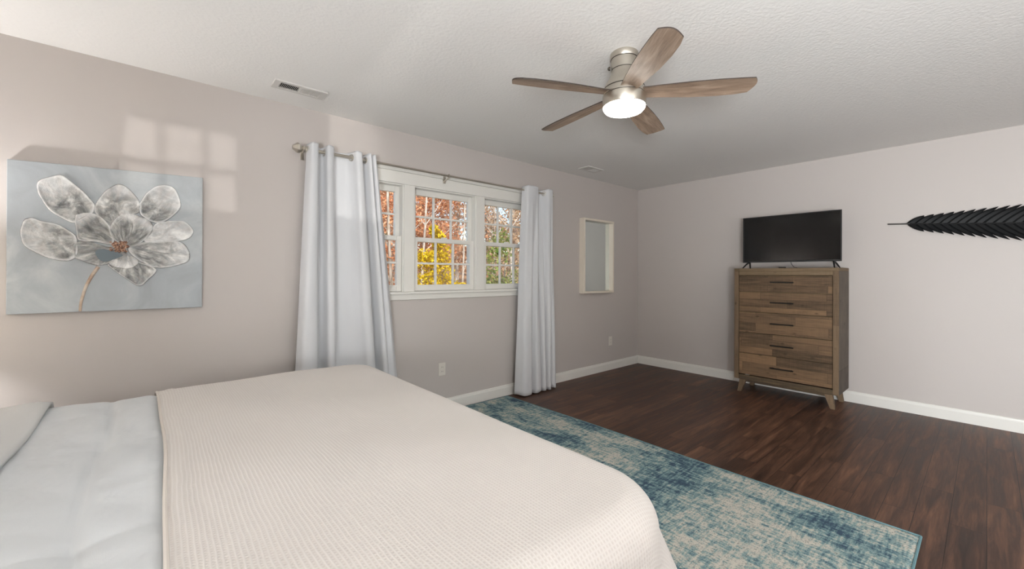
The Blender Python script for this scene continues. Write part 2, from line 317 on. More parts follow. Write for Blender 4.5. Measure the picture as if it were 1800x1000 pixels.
# unseen low wall, added to shade the bed's near side
struct(MB().box((-0.80, -0.46, 0), (0.42, -0.36, 0.98)).box((-0.82, -0.48, 0.98), (0.44, -0.34, 1.005)).obj('wall_added_shade', 'wall', bevel=0.003))
def baseboard(name, p0, p1, nrm):
    p0 = Vector(p0); p1 = Vector(p1); n = Vector(nrm); prof = [(0, 0), (0.014, 0), (0.014, 0.082), (0.011, 0.090), (0.008, 0.104), (0, 0.108)]
    m = MB(); m.prism(prof, lambda d, z: p0+n*d+Vector((0, 0, z)), lambda d, z: p1+n*d+Vector((0, 0, z))); return struct(m.obj(name, 'trim'))
baseboard('baseboard_window_side', (HEAD_X, WIN_Y, 0), (RIGHT_X, WIN_Y, 0), (0, -1, 0))
baseboard('baseboard_right', (RIGHT_X, REAR_Y, 0), (RIGHT_X, WIN_Y-0.0005, 0), (-1, 0, 0))
baseboard('baseboard_headboard_side', (HEAD_X, REAR_Y, 0), (HEAD_X, WIN_Y-0.0005, 0), (1, 0, 0))
baseboard('baseboard_rear', (HEAD_X, REAR_Y, 0), (RIGHT_X, REAR_Y, 0), (0, 1, 0))

# ------------------------------------------------------------------ window_1: three double-hung units
win = struct(empty('window_1', (2.046, WIN_Y, 1.09)))
def wpart(m, name, mat='trim', parent=None, bevel=0.003):
    o = m.obj(name, mat, None, bevel); o.parent = parent or win
    o.matrix_parent_inverse = Matrix.Translation((-2.046, -WIN_Y, -1.09)) if parent is None else Matrix.Identity(4); return o
wpart(MB().box((WX0-0.07, WIN_Y-0.018, WZ1), (WX1+0.07, WIN_Y, WZ1+0.10)).box((WX0-0.085, WIN_Y-0.032, WZ1+0.10), (WX1+0.085, WIN_Y, WZ1+0.128)), 'head_casing')
for x0 in (WX0-0.07, WX1): wpart(MB().box((x0, WIN_Y-0.018, WZ0), (x0+0.07, WIN_Y, WZ1)), 'side_casing')
for x0 in (1.618, 2.374): wpart(MB().box((x0, WIN_Y-0.012, WZ0), (x0+0.10, WIN_Y+T-0.02, WZ1)), 'mullion')
wpart(MB().box((WX0-0.10, WIN_Y-0.042, WZ0-0.018), (WX1+0.10, WIN_Y, WZ0)).box((WX0, WIN_Y-0.001, WZ0-0.001), (WX1, WIN_Y+T-0.02, WZ0+0.004)), 'sill')
wpart(MB().box((WX0-0.07, WIN_Y-0.016, WZ0-0.068), (WX1+0.07, WIN_Y, WZ0-0.018)), 'apron')
jm = MB()
for x0, x1 in ((0.962, 1.618), (1.718, 2.374), (2.474, 3.13)):
    for xa in (x0, x1-0.008): jm.box((xa, WIN_Y, WZ0+0.004), (xa+0.008, WIN_Y+T-0.02, WZ1))
    jm.box((x0+0.008, WIN_Y, WZ1-0.010), (x1-0.008, WIN_Y+T-0.02, WZ1))
wpart(jm, 'jamb_liner', bevel=0)
def sash(x0, x1, z0, z1, y, bot, top):
    d = 0.032; st = 0.040; m = MB()
    m.box((x0, y, z0), (x0+st, y+d, z1)).box((x1-st, y, z0), (x1, y+d, z1)).box((x0+st, y, z0), (x1-st, y+d, z0+bot)).box((x0+st, y, z1-top), (x1-st, y+d, z1))
    gx0, gx1, gz0, gz1 = x0+st, x1-st, z0+bot, z1-top
    for k in (1, 2): xm = gx0+(gx1-gx0)*k/3; m.box((xm-0.009, y+0.006, gz0), (xm+0.009, y+d-0.006, gz1))
    zm = (gz0+gz1)/2; m.box((gx0, y+0.007, zm-0.009), (gx1, y+d-0.007, zm+0.009))
    o = wpart(m, 'sash', bevel=0.002)
    g = MB().box((gx0-0.004, y+d/2-0.0015, gz0-0.004), (gx1+0.004, y+d/2+0.0015, gz1+0.004)).obj('pane', 'glass', o)
for x0, x1 in ((0.970, 1.610), (1.726, 2.366), (2.482, 3.122)):
    sash(x0, x1, 1.095, 1.565, WIN_Y+0.025, 0.052, 0.038)
    sash(x0, x1, 1.527, 1.990, WIN_Y+0.062, 0.036, 0.050)
lk = MB()
for xc in (1.29, 2.046, 2.80): lk.box((xc-0.025, WIN_Y+0.028, 1.565), (xc+0.025, WIN_Y+0.055, 1.578))
wpart(lk, 'sash_lock', bevel=0.002)
# unseen windows behind the camera, added for the lamps to shine through
def added_window(name, loc, rz, w, h, cols, rows):
    r = struct(empty(name, loc, rz)); m = MB(); y0, y1 = -0.09, -0.05; x0, x1, z0, z1 = -w/2, w/2, 0, h
    m.box((x0, y0, z0), (x0+0.03, y1, z1)).box((x1-0.03, y0, z0), (x1, y1, z1)).box((x0, y0, z0), (x1, y1, z0+0.03)).box((x0, y0, z1-0.03), (x1, y1, z1))
    for k in range(1, cols): xm = x0+(x1-x0)*k/cols; m.box((xm-0.012, y0, z0), (xm+0.012, y1, z1))
    for k in range(1, rows): zm = z0+(z1-z0)*k/rows; m.box((x0, y0, zm-0.012), (x1, y1, zm+0.012))
    for xa in (x0-0.07, x1): m.box((xa, 0, z0-0.07), (xa+0.07, 0.016, z1+0.07))
    for za in (z0-0.07, z1): m.box((x0, 0, za), (x1, 0.016, za+0.07))
    m.obj('added_window_frame', 'trim', r)
added_window('added_window_rear', (1.25, REAR_Y, 0.9), 0, 1.2, 1.2, 2, 2)
added_window('added_window_patch', (0.105, REAR_Y, 0.88), 0, 0.42, 0.40, 3, 2)
added_window('added_window_head', (HEAD_X, -1.25, 0.30), -PI/2, 1.2, 1.04, 2, 2)

# ------------------------------------------------------------------ bed
BX0, BX1, BY0, BY1, BT = -1.10, 1.03, 0.60, 2.63, 0.640
bed = tag(empty('bed', ((BX0+BX1)/2, (BY0+BY1)/2, 0)), 'large bed with foot towards the rug, under cream blanket and pale quilt', 'bed')
def into(o, root): o.parent = root; o.matrix_parent_inverse = Matrix.Translation(-root.location); return o
into(MB().box((BX0, BY0+0.02, 0.34), (BX1-0.03, BY1-0.02, BT-0.015)).obj('mattress', 'mattress', bevel=0.06), bed)
into(MB().box((BX0, BY0+0.03, 0.14), (BX1-0.04, BY1-0.03, 0.34)).obj('box_base', 'bedframe', bevel=0.02), bed)
into(MB().box((HEAD_X+0.02, BY0-0.04, 0.0), (BX0, BY1+0.04, 1.15)).obj('headboard', 'bedframe', bevel=0.03), bed)
for x in (BX0+0.25, BX1-0.15):
    for y in (BY0+0.12, BY1-0.12):
        z0 = 0.013 if x > 0.3 else 0.0
        into(MB().lathe([(0.022, z0), (0.03, 0.14)], (x, y, 0), 16).obj('leg', 'bedframe', smooth=True), bed)

def drape(x0, x1, ya, yb, top, r, drop_foot, drop_side, step, puff, ripple, rc=0.12):
    """cloth over the mattress: s along x, t along y; returns points, uv and keep mask"""
    ix1, iy0, iy1 = x1-r, ya+r, yb-r
    s = np.arange(x0, ix1+drop_foot, step); tt = np.arange(iy0-drop_side, iy1+drop_side+step, step)
    S, Tt = np.meshgrid(s, tt, indexing='ij')
    cx = np.minimum(S, ix1-rc); cyy = np.clip(Tt, iy0+rc, iy1-rc); dx = S-cx; dy = Tt-cyy; D = np.hypot(dx, dy); dd = np.where(D > 1e-9, D, 1); d = np.maximum(D-rc, 0)
    nx, ny = dx/dd, dy/dd; arc = r*PI/2
    ang = np.minimum(d, arc)/r; out = r*np.sin(ang); z = top-r*(1-np.cos(ang)); below = np.maximum(d-arc, 0)
    z = z-below
    rp = ripple(S, Tt, nx, ny)*np.clip(below/0.30, 0, 1)
    out = out+rp+below*0.12
    X_ = cx+nx*(out+np.minimum(D, rc)); Y_ = cyy+ny*(out+np.minimum(D, rc)); flat = np.clip(1-d/0.12, 0, 1)
    z = z+puff(S, Tt)*flat
    drop = np.where(np.abs(ny) > nx, drop_side, drop_foot)
    L = drop_foot*nx**2+drop_side*ny**2; keep = (d <= L+1e-6)
    return np.stack([X_, Y_, z], -1), np.stack([S, Tt], -1), keep
def sn(x, k, p=0.0): return np.sin(x*k+p)
def soft(S, Tt): return 0.004*sn(S, 5.1, 1)*sn(Tt, 3.7)+0.003*sn(S*0.6+Tt, 9.0)+0.002*sn(S-Tt*0.7, 14.0)
def rip(S, Tt, nx, ny):
    along = np.where(np.abs(ny) > nx, S, Tt); corner = 4*(nx*np.abs(ny))**2
    return 0.016*sn(along, 13, 0.4)+0.010*sn(along, 29, 1.2)+0.075*corner**4-0.02*(np.abs(ny) > nx)*corner+0.012*sn(np.arctan2(nx, np.abs(ny)+1e-6), 9)*corner
def quilt_puff(S, Tt):
    e = 0.016*(1-np.exp(-np.abs(S+0.12+0.012*sn(Tt, 5))/0.022))
    for y in (0.84, 1.06, 1.28, 1.50, 1.94, 2.38): e = e+0.0032*(1-np.exp(-np.abs(Tt-y-0.006*sn(S, 11))/0.016))
    wr = 0.0035*sn(S*0.5+Tt*1.1, 31, 0.7)*sn(S*1.2-Tt*0.4, 17)+0.003*sn(S*2+Tt*0.5, 23, 2)
    return e+wr*0.6+soft(S, Tt)-0.026
P_, UV_, K_ = drape(-1.02, 1.08, 0.547, 2.695, 0.650, 0.085, 0.48, 0.46, 0.0125, quilt_puff, rip)
P_[..., 2] -= 0.014*np.clip((UV_[..., 0]-0.0)/0.05, 0, 1)
sink = np.clip((UV_[..., 0]+0.04)/0.07, 0, 1)*0.022   # lies slightly lower where the blanket covers it
cxy = np.array([0.0, 1.62]); P_[..., 0] -= np.where(P_[..., 0] > 0.95, sink, 0); P_[..., 1] -= np.sign(P_[..., 1]-1.62)*np.where(np.abs(P_[..., 1]-1.62) > 0.96, sink, 0)
qu = gridmesh('quilt', P_, 'quilt', None, UV_, K_, 0.012)
tag(qu, 'pale blue-grey puffed quilt showing at the head end of the bed', 'quilt')
# the fold is a flap: cut it straight at x=-0.325
s2 = np.arange(-1.02, -0.318, 0.02); P2, UV2, K2 = drape(-1.02, 1.35, 0.545, 2.708, 0.684, 0.085, 0.02, 0.40, 0.02, lambda S, Tt: soft(S, Tt)+0.004*sn(S*3+Tt, 9)-0.010*np.clip((S+0.38)/0.05, 0, 1)**2, rip)
m2 = UV2[:, 0, 0] <= -0.315; P2, UV2, K2 = P2[m2], UV2[m2], K2[m2]
P2[..., 0] += 0.006*np.sin(UV2[..., 1]*3+0.5)*np.clip((UV2[..., 0]+0.6)/0.28, 0, 1)
fl = gridmesh('folded_edge', P2, 'lining', None, UV2, K2, 0.016); fl.parent = qu; fl['label'] = 'turned-back edge of the quilt'
def blanket_puff(S, Tt):
    e = np.exp(-((S-0.075-0.010*sn(Tt, 8))/0.014)**2)*0.004*(1+sn(Tt, 5))
    return soft(S, Tt)+e
P3, UV3, K3 = drape(0.035, 1.095, 0.530, 2.714, 0.671, 0.10, 0.56, 0.52, 0.0135, blanket_puff, rip, 0.105)
shift = -0.010+0.014*np.sin((UV3[..., 1]-1.05)*PI/1.6)+0.002*np.sin(UV3[..., 1]*8)
P3[..., 0] += shift*np.clip(1-(UV3[..., 0]-0.035)/0.25, 0, 1)
bl = gridmesh('blanket', P3, 'blanket', None, UV3, K3, 0.006)
tag(bl, 'cream waffle-knit blanket spread over the foot half of the bed', 'blanket')
hm = MB(); row = [Vector(P3[0, j])+Vector((0, 0, 0.002)) for j in range(P3.shape[1]) if K3[0, j]]; hm.tube(row[::2], 0.0052, 8)
ho = hm.obj('hem', 'blanket_hem', bl, smooth=True); ho['label'] = 'smooth cream hem along the head-side edge'

# window-side bedside table and lamp; the rear pair is added for ceiling light
def bedside(y, side, energy):
    ns = tag(empty('nightstand', (-0.98, y, 0)), 'small wooden nightstand beside the headboard on the %s side' % side, 'nightstand', 'bedside tables')
    into(MB().box((-1.20, y-0.19, 0.16), (-0.76, y+0.19, 0.60)).obj('body', 'dresser_side', bevel=0.004), ns)
    into(MB().box((-0.76, y-0.17, 0.38), (-0.742, y+0.17, 0.585)).obj('drawer', 'drawer0', bevel=0.003), ns)
    for x in (-1.17, -0.80):
        for dy in (-0.16, 0.16): into(MB().lathe([(0.014, 0), (0.02, 0.16)], (x, y+dy, 0), 12).obj('leg', 'dresser_stile', smooth=True), ns)
    lp = tag(empty('table_lamp', (-0.98, y, 0.60)), 'lit table lamp on the nightstand on the %s side of the bed' % side, 'lamp', 'bedside lamps')
    MB().lathe([(0.075, 0), (0.075, 0.015), (0.03, 0.03), (0.05, 0.10), (0.062, 0.16), (0.045, 0.22), (0.015, 0.26), (0.010, 0.50)], seg=32).obj('lamp_base', 'nickel', lp, smooth=True)
    MB().lathe([(0.165, 0.40), (0.130, 0.66)], seg=40, cap_start=False, cap_end=False).obj('lamp_shade', 'shade', lp, smooth=True)
    pl = bpy.data.lights.new('bedside_bulb', 'POINT'); pl.energy = energy; pl.color = (1, 0.99, 0.98); pl.shadow_soft_size = 0.045
    plo = bpy.data.objects.new('bedside_bulb', pl); COL.objects.link(plo); plo.location = (-0.98, y, 1.16)
bedside(2.965, 'window', 35)
bedside(0.20, 'unseen rear', 18)

# ------------------------------------------------------------------ rug
rx0, rx1, ry0, ry1 = 0.30, 2.745, 0.205, 3.20
nx_, ny_ = 100, 124
gx = np.linspace(rx0, rx1, nx_); gy = np.linspace(ry0, ry1, ny_); GX, GY = np.meshgrid(gx, gy, indexing='ij')
ed = np.minimum(np.minimum(GX-rx0, rx1-GX), np.minimum(GY-ry0, ry1-GY))
PZ = 0.0125-0.004*np.exp(-ed/0.006)+0.0006*np.sin(GX*40)*np.sin(GY*33)
GXw = GX+0.006*np.sin(GY*3.3+1)*(GX-rx0)/(rx1-rx0)
rm = gridmesh('rug', np.stack([GXw, GY, PZ], -1), 'rug'); sm = rm.modifiers.new('thickness', 'SOLIDIFY'); sm.thickness = 0.0105; sm.offset = -1
tag(rm, 'distressed teal, cream and navy area rug on the dark floor under the bed foot', 'rug')
bd = MB(); pts = [Vector((GXw[i, j], GY[i, j], 0.0075)) for i, j in [(i, 0) for i in range(0, nx_, 3)]+[(nx_-1, j) for j in range(0, ny_, 3)]+[(nx_-1, ny_-1)]+[(i, ny_-1) for i in range(nx_-4, -1, -3)]+[(0, j) for j in range(ny_-4, -1, -3)]]
bd.tube(pts, 0.0055, 6); bo = bd.obj('binding', 'rug_edge', rm, smooth=True); bo['label'] = 'teal bound edge'

# ------------------------------------------------------------------ dresser
DX0, DX1, DY0, DY1 = 4.765, 5.185, 0.895, 1.80
dr = tag(empty('dresser', ((DX0+DX1)/2, (DY0+DY1)/2, 0)), 'tall five-drawer dresser of reclaimed brown wood against the right wall', 'dresser')
def dpart(m, name, mat, bevel=0.003, parent=None):
    o = m.obj(name, mat, None, bevel); o.parent = parent or dr
    if parent is None: o.matrix_parent_inverse = Matrix.Translation(-dr.location)
    return o
zb, zt = 0.135, 1.315
dpart(MB().box((DX0+0.02, DY0, zb), (DX1, DY0+0.022, zt-0.03)), 'side_panel', 'dresser_side')
dpart(MB().box((DX0+0.02, DY1-0.022, zb), (DX1, DY1, zt-0.03)), 'side_panel', 'dresser_side')
dpart(MB().box((DX0, DY0, zt-0.03), (DX1, DY1, zt)), 'top', 'dresser_rail')
dpart(MB().box((DX1-0.01, DY0+0.022, zb), (DX1, DY1-0.022, zt-0.03)), 'back_panel', 'dresser_rail', 0)
for y0 in (DY0, DY1-0.045): dpart(MB().box((DX0, y0, zb), (DX0+0.02, y0+0.045, zt-0.03)), 'stile', 'dresser_stile')
dpart(MB().box((DX0, DY0+0.045, zt-0.072), (DX0+0.02, DY1-0.045, zt-0.03)), 'top_rail', 'dresser_rail')
dpart(MB().box((DX0, DY0+0.045, zb), (DX0+0.02, DY1-0.045, 0.185)), 'bottom_rail', 'dresser_rail')
dpart(MB().box((DX0+0.012, DY0+0.06, 0.112), (DX1-0.03, DY1-0.06, zb)), 'plinth', 'dresser_rail')
zs = [1.240, 1.070, 0.858, 0.640, 0.420, 0.190]; hz = [1.172, 0.965, 0.750, 0.530, 0.302]
dcol = dpart(MB().box((DX0+0.022, DY0+0.03, 0.19), (DX0+0.03, DY1-0.03, 1.24)), 'carcass_front', 'dresser_rail', 0)
for i in range(5):
    zc = (zs[i]+zs[i+1])/2; org = Vector((DX0, (DY0+DY1)/2, zc)); H = (zs[i]-zs[i+1])/2-0.0035; hw = (DY1-DY0)/2-0.049
    m = MB().box((0.003, -hw, -H), (0.022, hw, H)); d = m.obj('drawer', 'drawer%d' % i, dr, 0.003); d.location = org-dr.location
    zz = hz[i]-zc; hd = MB().box((-0.030, -0.102, zz-0.006), (-0.019, 0.102, zz+0.006))
    for y in (-0.085, 0.075): hd.box((-0.020, y, zz-0.005), (0.004, y+0.010, zz+0.005))
    hd.obj('handle', 'black_metal', d, 0.002)
for sx, xa in ((0, DX0+0.012), (1, DX1-0.055)):
    for sy in (0, 1):
        yi, yo = (DY0+0.050, DY0+0.115) if sy == 0 else (DY1-0.050, DY1-0.115)
        s = 1 if sy else -1; xf, xb = xa, xa+0.045
        # leg splays outwards to a narrower foot
        top = [(xf, min(yi, yo), zb), (xb, min(yi, yo), zb), (xb, max(yi, yo), zb), (xf, max(yi, yo), zb)]
        fo = yi+s*0.020; fi = fo-s*0.036
        bot = [(xf-0.006, min(fi, fo), 0), (xb-0.012, min(fi, fo), 0), (xb-0.012, max(fi, fo), 0), (xf-0.006, max(fi, fo), 0)]
        dpart(MB().hexa(bot, top), 'leg', 'dresser_stile')

# ------------------------------------------------------------------ television on the dresser
tv = tag(empty('television', (4.965, 1.345, zt)), 'flat black television standing on the wooden dresser', 'television')
def tpart(m, name, mat, bevel=0.002): o = m.obj(name, mat, None, bevel); into(o, tv); return o
ty0, ty1, tz0, tz1 = 0.909, 1.780, 1.380, 1.872
fm = MB(); x0, x1 = 4.948, 4.964
fm.box((x0, ty0, tz0), (x1, ty0+0.010, tz1)).box((x0, ty1-0.010, tz0), (x1, ty1, tz1)).box((x0, ty0+0.010, tz0), (x1, ty1-0.010, tz0+0.018)).box((x0, ty0+0.010, tz1-0.010), (x1, ty1-0.010, tz1))
tpart(fm, 'bezel', 'black')
tpart(MB().box((4.952, ty0+0.010, tz0+0.018), (4.962, ty1-0.010, tz1-0.010)), 'screen', 'screen', 0)
tpart(MB().box((4.964, ty0+0.003, tz0+0.003), (4.975, ty1-0.003, tz1-0.003)).hexa([(4.975, ty0+0.10, tz0+0.01), (5.02, ty0+0.14, tz0+0.03), (5.02, ty1-0.14, tz0+0.03), (4.975, ty1-0.10, tz0+0.01)], [(4.975, ty0+0.10, tz0+0.33), (5.02, ty0+0.14, tz0+0.28), (5.02, ty1-0.14, tz0+0.28), (4.975, ty1-0.10, tz0+0.33)]), 'back_cover', 'black', 0.004)
for yb_, s in ((ty1-0.065, 1), (ty0+0.065, -1)):
    m = MB(); top = Vector((4.965, yb_, tz0+0.006))
    for dx, dy in ((-0.115, 0.030), (0.10, 0.030)):
        f = Vector((4.965+dx, yb_+s*dy, zt+0.005)); m.tube([top, top.lerp(f, 0.5)+Vector((0, 0, 0.006)), f], [0.009, 0.008, 0.006], 8)
    tpart(m, 'stand_leg', 'black', 0)
m = MB(); m.tube([(4.975, 1.335, tz0+0.02), (4.972, 1.325, 1.36), (4.965, 1.300, 1.327), (5.03, 1.285, zt+0.004), (5.16, 1.27, zt+0.004)], 0.0028, 8)
tag(m.obj('power_cord', 'black', smooth=True), 'thin black cord running down under the television screen', 'cord')
tag(MB().box((4.83, 1.345, zt), (4.875, 1.400, zt+0.014)).obj('streaming_box', 'black', bevel=0.004), 'tiny flat black box on the dresser under the television', 'media box')

# ------------------------------------------------------------------ mirror
mir = tag(empty('wall_mirror', (4.225, WIN_Y, 1.475)), 'tall rectangular mirror in deep cream frame on the window wall', 'mirror')
mx0, mx1, mz0, mz1, yf = 3.925, 4.530, 1.015, 1.930, WIN_Y-0.075
m = MB(); w = 0.024
m.box((mx0, yf, mz0), (mx0+w, WIN_Y, mz1)).box((mx1-w, yf, mz0), (mx1, WIN_Y, mz1)).box((mx0+w, yf, mz0), (mx1-w, WIN_Y, mz0+w)).box((mx0+w, yf, mz1-w), (mx1-w, WIN_Y, mz1))
into(m.obj('mirror_frame', 'mirror_frame', bevel=0.002), mir)
into(MB().box((mx0+w, WIN_Y-0.016, mz0+w), (mx1-w, WIN_Y-0.006, mz1-w)).obj('mirror_glass', 'mirror'), mir)

# ------------------------------------------------------------------ outlets and vents
def outlet(x, z, label):
    o = tag(empty('wall_outlet', (x, WIN_Y, z)), label, 'outlet', 'white wall outlets')
    MB().box((-0.036, -0.006, -0.058), (0.036, 0, 0.058)).obj('cover_plate', 'plate', o, 0.003)
    for dz in (-0.019, 0.019):
        k = MB().box((-0.016, -0.009, dz-0.014), (0.016, -0.005, dz+0.014)).obj('socket', 'plate', o, 0.003)
        for dx in (-0.007, 0.005): MB().box((dx, -0.0096, dz-0.005), (dx+0.002, -0.0085, dz+0.005)).obj('slot', 'slot', k)
outlet(2.0, 0.380, 'white outlet plate low on the wall below the window')
outlet(4.557, 0.376, 'white outlet plate low on the wall below the cream mirror')
def vent(x, y, L, Wd, label, split):
    o = tag(empty('ceiling_vent', (x, y, CEIL)), label, 'vent', 'ceiling air vents'); z = -0.010
    f = MB(); b = 0.028; ly = Wd/2-b; lx = L/2-b-0.008
    f.box((-L/2, -Wd/2, z), (-lx, Wd/2, 0)).box((lx, -Wd/2, z), (L/2, Wd/2, 0)).box((-lx, -Wd/2, z), (lx, -ly, 0)).box((-lx, ly, z), (lx, Wd/2, 0)).box((-0.008, -ly, z), (0.008, ly, 0))
    f.obj('vent_frame', 'vent', o, 0.002)
    MB().box((-lx, -ly, -0.0012), (lx, ly, -0.0002)).obj('vent_throat', 'duct', o)
    n = 12
    for bank, s in ((-1, -1), (1, 1)):
        m = MB()
        for k in range(n):
            xc = bank*(0.008+(lx-0.008)*(k+0.5)/n); t = 0.0030
            m.hexa([(xc+s*t-0.0008, -ly, z+0.001), (xc+s*t+0.0008, -ly, z+0.001), (xc+s*t+0.0008, ly, z+0.001), (xc+s*t-0.0008, ly, z+0.001)], [(xc-s*t-0.0008, -ly, -0.0015), (xc-s*t+0.0008, -ly, -0.0015), (xc-s*t+0.0008, ly, -0.0015), (xc-s*t-0.0008, ly, -0.0015)])
        m.obj('louver_bank', 'vent', o)
vent(0.73, 2.937, 0.31, 0.135, 'white slotted ceiling vent between the painting and the left curtain, near the wall', 1)
vent(3.76, 2.950, 0.27, 0.150, 'small ceiling vent in the far corner above the right curtain and mirror', 1)

# ------------------------------------------------------------------ curtain rod and curtains
RY, RZ = WIN_Y-0.105, 2.115
rod = tag(empty('curtain_rod', (2.05, WIN_Y, RZ)), 'thin brushed nickel curtain rod with faceted end knob above the window', 'curtain rod')
into(MB().tube([(0.815, RY, RZ), (1.35, RY, RZ), (1.36, RY, RZ), (3.32, RY, RZ)], [0.0125, 0.0125, 0.009, 0.009], 16).obj('rod', 'nickel', smooth=True), rod)
for xe, s, sc in ((0.815, -1, 1.2), (3.32, 1, 0.62)):
    m = MB(); prof = [(0.012, 0), (0.019, 0.006), (0.019, 0.012), (0.013, 0.016), (0.030, 0.036), (0.030, 0.048), (0.012, 0.076)]
    m.lathe([(r*sc, z*sc*0.85) for r, z in prof], seg=6); f = m.obj('finial', 'nickel', rod)
    f.matrix_parent_inverse = Matrix.Identity(4); f.location = (xe-2.05, RY-WIN_Y, 0); f.rotation_euler = (0, s*PI/2, 0)
for xb, far in ((0.825, WIN_Y), (2.0, WIN_Y-0.030), (3.305, WIN_Y)):
    m = MB(); m.tube([(xb, far, RZ-0.035 if far < WIN_Y else RZ), (xb, RY, RZ-0.018 if far < WIN_Y else RZ)], 0.006, 10).torus((xb, RY, RZ), (1, 0, 0), 0.014, 0.004)
    m.box((xb-0.012, far-0.004, RZ-0.055), (xb+0.012, far, RZ+0.020 if far == WIN_Y else RZ+0.012)); into(m.obj('bracket', 'nickel', smooth=True), rod)

def curtain(name, label, top, bot, z_bot, grom, ztop=RZ+0.048, flare=1.0):
    n = 220; A = spline(top, n); B = spline(bot, n); zs_ = np.concatenate([np.linspace(ztop, RZ-0.15, 14), np.linspace(RZ-0.18, z_bot, 46)])
    t = (ztop-zs_)/(ztop-z_bot); P = np.zeros((n, len(zs_), 3))
    w = (t**flare)[None, :, None]
    P[..., :2] = A[:, None, :]*(1-w)+B[:, None, :]*w; P[..., 2] = zs_[None, :]
    u = np.linspace(0, 1, n)[:, None]
    P[..., 1] += 0.004*np.sin(u*40+t[None, :]*7)*np.sin(t[None, :]*PI)
    P[..., 2] += 0.006*np.sin(u*31)*(t[None, :]**6)
    # the cloth dips a little between the front folds at the top
    front = (A[:, 1]-A[:, 1].max())/(A[:, 1].min()-A[:, 1].max()); P[..., 2] -= (0.016*(1-front))[:, None]*np.clip(1-t[None, :]/0.10, 0, 1)
    c = gridmesh(name, P, 'curtain', None, None, None, 0.0035); tag(c, label, 'curtain', 'white grommet curtains')
    hmz = MB()
    for g in grom:
        i = int(np.argmin(np.abs(A[:, 0]-g[0])+3*np.abs(A[:, 1]-g[1]))); tn = A[min(i+1, n-1)]-A[max(i-1, 0)]
        nrm = Vector((-tn[1], tn[0], 0)); ctr = Vector((A[i, 0], A[i, 1], RZ))
        MB().torus(ctr, nrm, 0.0215, 0.0045, 24, 8).obj('grommet', 'nickel', c, smooth=True)
    return c
F, Bk = RY-0.048, RY+0.044
curtain('curtain', 'white floor-length curtain flaring out at the left end of the window',
    [(0.832, RY+0.010), (0.850, F+0.008), (0.872, F), (0.894, F+0.012), (0.905, RY+0.010), (0.925, Bk-0.012), (0.945, RY+0.01), (0.955, F+0.01), (0.975, F), (0.998, F+0.012), (1.012, RY), (1.035, Bk), (1.075, Bk), (1.115, Bk-0.012), (1.142, RY), (1.160, F+0.008), (1.180, F), (1.205, F+0.012), (1.222, RY+0.01), (1.234, Bk-0.01), (1.246, RY), (1.258, F+0.01), (1.275, F+0.004), (1.287, RY), (1.296, F+0.018), (1.312, F+0.010), (1.330, RY+0.01), (1.345, Bk-0.02)],
    [(0.735, RY-0.010), (0.770, F-0.030), (0.830, F-0.045), (0.885, F-0.015), (0.905, RY+0.02), (0.925, Bk), (0.945, RY), (0.965, F-0.03), (1.000, F-0.035), (1.025, F), (1.040, RY+0.02), (1.070, Bk-0.03), (1.130, RY), (1.190, RY-0.02), (1.240, F), (1.275, F-0.03), (1.310, F-0.035), (1.345, F), (1.362, RY+0.02), (1.380, Bk-0.01), (1.395, RY), (1.410, F-0.02), (1.440, F-0.03), (1.465, F), (1.485, F+0.01), (1.515, F+0.01), (1.545, RY-0.005), (1.570, RY+0.03)],
    0.02, [(0.838, RY), (0.907, RY), (0.944, RY), (1.010, RY+0.005), (1.140, RY+0.005), (1.222, RY), (1.246, RY), (1.335, RY+0.012)])
curtain('curtain', 'narrow white floor-length curtain at the right end of the window, beside the mirror',
    [(2.905, RY+0.020), (2.915, RY-0.005), (2.930, F+0.008), (2.965, F), (3.010, F-0.004), (3.050, F), (3.080, F+0.010), (3.100, RY), (3.115, Bk-0.01), (3.150, Bk), (3.185, Bk-0.01), (3.205, RY), (3.225, F+0.01), (3.260, F), (3.295, F+0.006), (3.318, RY), (3.332, Bk-0.02)],
    [(2.815, RY+0.030), (2.825, RY-0.010), (2.850, F-0.020), (2.910, F-0.030), (2.965, F-0.022), (2.985, RY), (3.005, RY), (3.030, F-0.02), (3.075, F-0.028), (3.110, F-0.01), (3.130, RY+0.01), (3.150, F-0.015), (3.180, F-0.02), (3.205, RY), (3.225, F-0.01), (3.260, F-0.015), (3.285, RY), (3.305, F), (3.345, F-0.005), (3.375, RY+0.015)],
    0.015, [(2.912, RY+0.004), (3.100, RY), (3.200, RY), (3.316, RY)], flare=0.9)

# ------------------------------------------------------------------ ceiling fan
FX, FY = 1.935, 1.297
fan = tag(empty('ceiling_fan', (FX, FY, CEIL)), 'five-blade ceiling fan with brushed nickel motor and lit round lamp', 'ceiling fan')
def fz(z): return z-CEIL
MB().lathe([(0.070, 0), (0.074, -0.004), (0.074, -0.030), (0.071, -0.034)], seg=56).obj('canopy', 'nickel', fan, smooth=True)
MB().lathe([(0.070, -0.034), (0.0685, -0.070), (0.0675, -0.092)], seg=56).obj('neck', 'nickel', fan, smooth=True)
MB().lathe([(0.0675, -0.092), (0.070, -0.110), (0.080, -0.135), (0.096, -0.160), (0.105, -0.182), (0.107, -0.192)], seg=56).obj('motor_housing', 'nickel', fan, smooth=True)
MB().lathe([(0.104, -0.192), (0.108, -0.196), (0.110, -0.222), (0.106, -0.228)], seg=56).obj('blade_hub', 'nickel', fan, smooth=True)
MB().lathe([(0.108, -0.228), (0.114, -0.233), (0.1155, -0.285), (0.112, -0.290)], seg=56).obj('light_kit', 'nickel', fan, smooth=True)
MB().lathe([(0.1115, -0.288), (0.110, -0.298), (0.099, -0.312), (0.072, -0.322), (0.036, -0.327), (0.004, -0.328)], seg=56).obj('diffuser', 'lamp_glow', fan, smooth=True)
